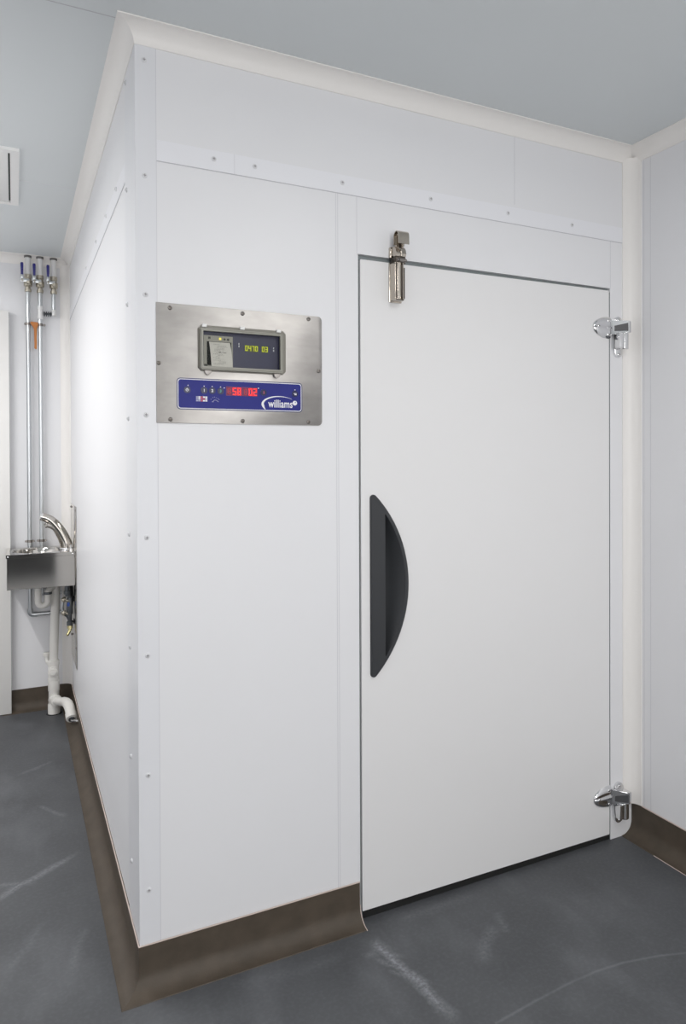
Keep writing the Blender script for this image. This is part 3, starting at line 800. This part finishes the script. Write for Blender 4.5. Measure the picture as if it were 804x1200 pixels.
# tap: thick swept spout with a sensor underneath
bm = nb()
path = [(-.036, 2.300, BZ + .001), (-.0365, 2.300, .910)]
for i in range(1, 13):
    u = i / 12; path.append((-.0365 - .112 * u ** 1.25, 2.300 - .004 * u, .910 + .150 * math.sin(u * PI / 2 * .93)))
tube(bm, path, [.0310, .0308] + [.0308 - .0098 * (i / 12) for i in range(1, 13)], 20, side=(0, 1, 0))
tap = obj('tap', bm, 'tap', sink, ang=50)
tap['label'] = 'curved chrome tap'
bm = nb(); d_ = (Vector(path[-1]) - Vector(path[-2])).normalized()
lathe(bm, Vector(path[-1]) - d_ * .003, d_, [(0, .0196), (.005, .0205), (.012, .0195), (.016, .014)], 20); obj('spout_end', bm, 'chrome', sink)
bm = nb()
tube(bm, [(-.082, 2.290, .985), (-.096, 2.288, 1.001), (-.112, 2.286, 1.011), (-.128, 2.284, 1.016)], [.010, .0125, .0125, .0120], 14)
lathe(bm, (-.128, 2.284, 1.016), (-.8, 0, -.35), [(0, .012), (.010, .013), (.012, .010)], 14); obj('outlet_tube', bm, 'tap', sink)
bm = nb(); lathe(bm, (-.036, 2.300, BZ), (0, 0, 1), [(0, .0335), (.004, .033), (.006, .031)], 24); obj('tap_base', bm, 'chrome', sink)
bm = nb(); lathe(bm, (-.019, 2.205, BZ), (0, 0, 1), [(0, .008), (.012, .008), (.014, .006), (.026, .006), (.028, .003)], 14); obj('push_button', bm, 'chrome', sink)
bm = nb(); lathe(bm, (ecx, ecy, BZ - .137), (0, 0, 1), [(0, .022), (.003, .021), (.0035, .012), (.0015, .010)], 20); obj('drain_cover', bm, 'chrome', sink)

# ------------------------------------------------------------------ waste pipe
YW = 2.375
wp_ = thing('waste_pipe', 'white plastic waste standpipe with elbows under the basin', 'pipe', (-.094, YW, 0))
bm = nb(); tube(bm, [(-.0835, YW, .7135), (-.0835, YW, .69), (-.0965, YW, .30), (-.0975, YW, .262)], .0218, 18); obj('standpipe', bm, 'white_pvc', wp_)
bm = nb(); lathe(bm, (-.0975, YW, .175), (0, 0, 1), [(0, .0262), (.008, .0285), (.015, .0285), (.016, .0265), (.086, .0265), (.088, .029), (.108, .029), (.110, .023)], 20)
lathe(bm, (-.1010, YW - .018, .232), (-.1, -1, .0), [(0, .021), (.014, .024), (.02, .0245), (.021, .016), (.028, .016), (.029, .006)], 18); obj('access_tee', bm, 'white_pvc', wp_)
bm = nb(); lathe(bm, (-.130, YW + .03, .305), (0, 0, 1), [(0, .012), (.002, .0175), (.016, .0175), (.019, .013)], 16); tube(bm, [(-.130, YW + .03, .306), (-.128, YW + .026, .28), (-.105, YW, .25)], .011, 12); obj('vent_cap', bm, 'white_pvc', wp_)
bm = nb(); lathe(bm, (-.0965, YW, .0), (0, 0, 1), [(0, .030), (.050, .030), (.055, .0275), (.06, .0265), (.120, .0262), (.125, .0285), (.176, .0285), (.178, .024)], 22)
obj('floor_socket', bm, 'white_pvc', wp_)
bm = nb(); lathe(bm, (-.0965, YW, .0002), (0, 0, 1), [(0, .039), (.0025, .036)], 22); obj('floor_seal', bm, 'black', wp_)
# branch: forward from the socket, elbow, then down towards the wall
bm = nb()
tube(bm, [(-.0965, YW, .075), (-.092, YW - .030, .078), (-.086, YW - .055, .081)], [.0285, .0290, .0290], 16)
tube(bm, [(-.088, YW - .045, .080), (-.072, YW - .090, .086), (-.052, YW - .135, .092)], .0215, 14); obj('branch', bm, 'white_pvc', wp_)
bm = nb()
p = [(-.056, YW - .120, .0915), (-.046, YW - .155, .096), (-.039, YW - .190, .096), (-.034, YW - .225, .088), (-.031, YW - .255, .074), (-.0295, YW - .280, .0595)]
tube(bm, p, [.0235, .0245, .0250, .0250, .0245, .0235], 18)
lathe(bm, p[-1], (Vector(p[-1]) - Vector(p[-2])), [(-.020, .0225), (-.018, .0272), (.012, .0272), (.016, .0255), (.018, .015)], 20)
obj('elbow', bm, 'white_pvc', wp_)
q = Vector(p[-1]) + (Vector(p[-1]) - Vector(p[-2])).normalized() * .018
bm = nb(); lathe(bm, q, (Vector(p[-1]) - Vector(p[-2])), [(0, .0155), (.004, .0155), (.0045, .0115), (.006, .0115)], 18); obj('rubber_ring', bm, 'hose', wp_)
bm = nb(); tube(bm, [q, q + Vector((.001, -.010, -.004)), q + Vector((.008, -.020, -.004)), q + Vector((.014, -.034, .000)), (-.0015, q.y - .060, q.z + .004)], .0080, 12)
lathe(bm, (-.0012, q.y - .062, q.z + .004), (-1, 0, 0), [(0, .014), (.003, .013), (.004, .0085), (.012, .0085)], 16); obj('chrome_spur', bm, 'chrome', wp_)
# trap
bm = nb()
pts = [(-.170, YW - .03, .7135), (-.170, YW - .03, .635)] + [(-.147 - .023 * math.cos(math.radians(a)), YW - .03, .613 - .026 * math.sin(math.radians(a))) for a in range(0, 181, 15)] + [(-.124, YW - .03, .66), (-.110, YW - .02, .675), (-.083, YW, .676)]
tube(bm, pts, .0165, 16)
obj('trap', bm, 'white_pvc', wp_)
bm = nb(); lathe(bm, (-.124, YW - .03, .645), (0, 0, 1), [(0, .019), (.002, .021), (.011, .021), (.013, .018)], 18); obj('trap_collar', bm, 'hose', wp_)

# ------------------------------------------------------------------ water pipes on the back wall
YP = D - .030
def valve(parent, x, z, y=YP):
    bm = nb(); lathe(bm, (x, y, z - .052), (0, 0, 1), [(0, .0130), (.002, .0165), (.016, .0165), (.018, .0125), (.028, .0125), (.032, .0200), (.060, .0205), (.066, .0145), (.074, .0145), (.076, .0180), (.094, .0180), (.096, .013)], 12)
    lathe(bm, (x, y - .012, z - .005), (0, -1, 0), [(0, .012), (.010, .012), (.014, .0085), (.020, .008)], 12); v = obj('ball_valve', bm, 'valve', parent)
    bm = nb(); box(bm, x - .034, x + .006, y - .030, y - .027, z - .004, z + .014, .001); box(bm, x - .036, x - .022, y - .030, y - .027, z + .008, z + .040, .001); obj('lever_arm', bm, 'galv', v)
    bm = nb(); lathe(bm, (x - .024, y - .032, z + .004), (-1, 0, 0), [(0, .007), (.006, .007), (.007, .004)], 10); obj('lever_nut', bm, 'valve', v)
    bm = nb(); prism(bm, [(x - .0340, z + .034), (x - .0225, z + .034), (x - .0215, z + .092), (x - .0235, z + .098), (x - .0335, z + .098), (x - .0360, z + .092)], 1, y - .026, y - .034, bev=.002); obj('blue_lever', bm, 'lever', v)
    return v
def cl(parent, x, z, mm='screw', w=.020):
    """wall clip: ring, stem and back disc"""
    bm = nb(); lathe(bm, (x, YP, z - .007), (0, 0, 1), [(0, .0128), (.014, .0128)], 14)
    tube(bm, [(x, YP, z), (x, D, z)], .005, 10); box(bm, x - w, x + w, YP - .004, YP + .004, z - .0045, z + .0045, .001); 
    lathe(bm, (x - w, YP - .007, z), (0, 1, 0), [(0, .006), (.014, .006)], 10); lathe(bm, (x + w, YP - .007, z), (0, 1, 0), [(0, .006), (.014, .006)], 10)
    obj('pipe_clip', bm, mm, parent)
def water_pipe(x, label, runs, zv=2.312):
    t = thing('water_pipe', label, 'pipe', (x, YP, 2.30), 'water pipes in the far corner')
    bm = nb(); tube(bm, [(x, YP, H), (x, YP, zv + .03)], .0140, 16); obj('upper_pipe', bm, 'pipe_white', t)
    bm = nb(); lathe(bm, (x, YP, H - .004), (0, 0, 1), [(-.011, .0150), (-.010, .0182), (0, .0182)], 18); obj('collar', bm, 'collar_dark', t)
    valve(t, x, zv)
    bm = nb(); tube(bm, runs, .0108, 14); obj('lower_pipe', bm, 'galv', t)
    return t
xa, xb, xc = -.2050, -.1465, -.0795
pa = water_pipe(xa, 'long vertical water pipe with blue lever, furthest from the corner', [(xa, YP, 2.28), (xa, YP, .535)] + arc3((xa + .015, YP, .535), (-1, 0, 0), (0, 0, -1), .015, 0, 90, 5) + [(-.10, YP, .522), (-.045, YP, .522)])
bm = nb(); tube(bm, [(xa, YP, .552), (xa, YP, .535)] + arc3((xa + .015, YP, .535), (-1, 0, 0), (0, 0, -1), .015, 0, 90, 5) + [(xa + .034, YP, .520)], .0145, 12); obj('pipe_elbow', bm, 'galv', pa)
pb = water_pipe(xb, 'long vertical water pipe with blue lever, joined by a cross link', [(xb, YP, 2.28), (xb, YP, .640)] + arc3((xb + .012, YP, .640), (-1, 0, 0), (0, 0, -1), .012, 0, 90, 5) + [(-.05, YP, .628)])
bm = nb(); lathe(bm, (xb, YP, 2.118), (0, 0, 1), [(0, .0135), (.001, .0150), (.018, .0150), (.019, .0130), (.052, .0130), (.053, .0150), (.070, .0150), (.071, .012)], 14)
obj('pipe_tee', bm, 'pipe_white', pb)
pc = water_pipe(xc, 'short vertical water pipe with blue lever, nearest the corner', [(xc, YP, 2.28), (xc, YP, 2.158)])
bm = nb(); lathe(bm, (xc, YP, 2.140), (0, 0, 1), [(0, .008), (.003, .0125), (.030, .0130), (.034, .011)], 14); obj('pipe_elbow', bm, 'pipe_white', pc)
bm = nb(); z = 2.150
prof = [(.0158, .009)]
for k in range(4):
    h0 = .0165 + k * .0105; prof += [(h0, .0065), (h0 + .0015, .0135), (h0 + .006, .0135), (h0 + .0075, .0065)]
lathe(bm, (xb, YP, z), (1, 0, 0), prof + [(.0535, .009)], 8); obj('cross_link', bm, 'hose', pc)
for t, x in ((pa, xa), (pb, xb)):
    cl(t, x, .918, w=.018)
cl(pa, xa, 2.088, w=.014); cl(pb, xb, 2.088, w=.020)
og = thing('pipe_tag', 'orange T-shaped plastic tag hanging between two vertical pipes', 'tag', (-.172, YP - .01, 2.0))
bm = nb(); prism(bm, [(-.1945, 2.100), (-.1580, 2.098), (-.1570, 2.082), (-.1625, 2.066), (-.1645, 2.055), (-.1645, 1.958), (-.1690, 1.952), (-.1765, 1.958), (-.1765, 2.055), (-.1800, 2.070), (-.1945, 2.090)], 1, YP - .016, YP - .010, bev=.0012)
obj('tag_plate', bm, 'orange', og)
for hx, hz in ((-.192, 2.093), (-.159, 2.090)): bm = nb(); tube(bm, [(hx, YP - .011, hz), (hx, YP - .001, hz)], .004, 8); obj('tag_hook', bm, 'valve', og)

# ------------------------------------------------------------------ supply valve under the basin
sv = thing('supply_valve', 'cluster of hoses, knobs and brass bib under the steel basin', 'valve', (-.03, 2.24, .5))
yv = 2.235
bm = nb(); tube(bm, [(-.036, yv, .7135), (-.037, yv, .68), (-.034, yv, .645)], .0125, 12); lathe(bm, (-.036, yv, .655), (0, 0, 1), [(0, .014), (.002, .017), (.018, .017), (.02, .014)], 8); obj('hose', bm, 'hose', sv)
bm = nb(); tube(bm, [(-.018, yv + .02, .7135), (-.014, yv + .02, .68), (-.012, yv + .01, .63), (-.020, yv, .57)], .0085, 10); obj('hose', bm, 'black', sv)
bm = nb(); lathe(bm, (-.025, yv, .490), (0, 0, 1), [(0, .010), (.002, .0150), (.022, .0150), (.024, .0105), (.060, .0105), (.062, .015), (.085, .016), (.110, .016), (.125, .0135), (.150, .0125)], 12); obj('valve_body', bm, 'hose', sv)
for zc2, y2 in ((.628, yv - .004), (.560, yv - .004)):
    bm = nb(); tube(bm, [(-.025, y2, zc2 - .008), (-.054, y2, zc2)], .0075, 10); lathe(bm, (-.046, y2, zc2), (-1, -.3, .25), [(0, .009), (.003, .0145), (.012, .0150), (.016, .009), (.020, .006)], 12); obj('knob', bm, 'valve', sv)
bm = nb(); tube(bm, [(-.056, yv - .006, .622), (-.060, yv - .006, .592), (-.056, yv - .006, .562)], .0065, 10); obj('link_pipe', bm, 'galv', sv)
bm = nb(); box(bm, -.038, -.026, yv - .026, yv - .016, .596, .616, .003); tube(bm, [(-.032, yv - .02, .604), (-.03, yv, .604)], .005, 8); obj('blue_handle', bm, 'valve_blue', sv)
bm = nb(); tube(bm, [(-.052, yv - .002, .556), (-.036, yv, .543), (-.025, yv, .520)], .009, 10); obj('link_pipe', bm, 'hose', sv)
bm = nb(); lathe(bm, (-.024, yv, .492), (0, -.1, -1), [(0, .010), (.002, .0135), (.016, .0135), (.018, .009), (.026, .009)], 10); tube(bm, [(-.0245, yv - .002, .470), (-.029, yv - .004, .458), (-.036, yv - .008, .446), (-.041, yv - .010, .444)], [.008, .0078, .0072, .0068], 12); obj('brass_bib', bm, 'brass', sv)
for z in (.630, .512):
    bm = nb(); tube(bm, [(-.025, yv, z), (-.0042, yv, z)], .006, 10); lathe(bm, (-.0042, yv, z), (-1, 0, 0), [(0, .015), (.003, .014)], 14); obj('wall_fixing', bm, 'black', sv)

# ------------------------------------------------------------------ ceiling hatch
ch = thing('ceiling_hatch', 'white square framed hatch with a dark slot set in the ceiling', 'ceiling hatch', (-.565, 1.283, H))
hx0, hx1, hy0, hy1 = -.885, -.2535, .968, 1.600
bm = nb()
def fr(bm, a, b_, z0, z1):
    """square frame in the ceiling plane, outer a, inner b_"""
    (ax0, ax1, ay0, ay1), (bx0, bx1, by0, by1) = a, b_
    box(bm, ax0, ax1, ay0, by0, z0, z1); box(bm, ax0, ax1, by1, ay1, z0, z1); box(bm, ax0, bx0, by0, by1, z0, z1); box(bm, bx1, ax1, by0, by1, z0, z1)
fr(bm, (hx0, hx1, hy0, hy1), (hx0 + .030, hx1 - .030, hy0 + .030, hy1 - .030), H - .011, H); obj('hatch_frame', bm, 'hatch', ch)
bm = nb(); box(bm, hx0 + .0365, hx1 - .0365, hy0 + .0365, hy1 - .0365, H - .009, H - .0005, .002); obj('hatch_panel', bm, 'hatch', ch)
bm = nb(); box(bm, hx0 + .03, hx1 - .03, hy0 + .03, hy1 - .03, H - .0012, H - .0004); obj('hatch_gap', bm, 'slot', ch)

# ------------------------------------------------------------------ light
def area(name, loc, sx, sy, power, col=(1, 1, 1), rot=(0, 0, 0)):
    l = bpy.data.lights.new(name, 'AREA'); l.shape = 'RECTANGLE'; l.size = sx; l.size_y = sy; l.energy = power; l.color = col
    o = bpy.data.objects.new(name, l); COL.objects.link(o); o.location = loc; o.rotation_euler = rot
    return o
area('ceiling_batten_light', (-1.03, 1.20, H - .10), .09, 1.5, 26, (1, .985, .965))
area('ceiling_batten_light', (-1.03, -1.30, H - .10), .09, 1.5, 7, (1, .985, .965))
area('ceiling_batten_light', (.75, -1.80, H - .10), .09, 1.5, 14, (1, .985, .965))
area('front_fill_light', (.15, -3.6, 1.40), 1.7, 1.7, 48, (1, .99, .98), (PI / 2, 0, 0))  # unseen fill lamp behind the camera, added to even out the front wall
area('side_fill_light', (XL + .05, .4, 1.20), 2.6, 1.5, 3, (1, .99, .98), (PI / 2, 0, -PI / 2))  # added fill along the left wall, no window is modelled there
area('back_wall_fill_light', (-1.25, -.1, 1.65), .9, 1.3, 6.5, (1, .99, .98), (PI / 2, 0, 0))  # extra unseen lamp that brightens the back wall
wd_ = bpy.data.worlds.new('world'); bpy.context.scene.world = wd_; wd_.use_nodes = True
wd_.node_tree.nodes['Background'].inputs['Color'].default_value = (.8, .85, .9, 1); wd_.node_tree.nodes['Background'].inputs['Strength'].default_value = .05

# ------------------------------------------------------------------ camera
R_ = Vector((0.8858410955730335, -0.4639768864645735, -0.0033169595426926633))
U_ = Vector((0.006559908822886924, 0.005375691431958551, 0.9999640341221597))
F_ = Vector((0.46394236817756046, 0.8858309944725736, -0.007805654458683292))
FPX, CX, CY = 863.1065, 468.3937, 542.7560      # focal length and optical centre in pixels of the 804 x 1200 frame
cam = bpy.data.cameras.new('camera'); co = bpy.data.objects.new('camera', cam); COL.objects.link(co)
co.matrix_world = Matrix(((R_.x, U_.x, -F_.x, CAM[0]), (R_.y, U_.y, -F_.y, CAM[1]), (R_.z, U_.z, -F_.z, CAM[2]), (0, 0, 0, 1)))
cam.sensor_fit = 'HORIZONTAL'; cam.sensor_width = 36; cam.lens = FPX / 804 * 36
cam.shift_x = (402 - CX) / 804; cam.shift_y = (CY - 600) / 804
cam.clip_start = .02
sc = bpy.context.scene
sc.camera = co
sc.view_settings.view_transform = 'Standard'; sc.view_settings.look = 'None'
sc.view_settings.exposure = 0; sc.view_settings.gamma = 1
sc.cycles.max_bounces = 12; sc.cycles.diffuse_bounces = 8; sc.cycles.glossy_bounces = 6
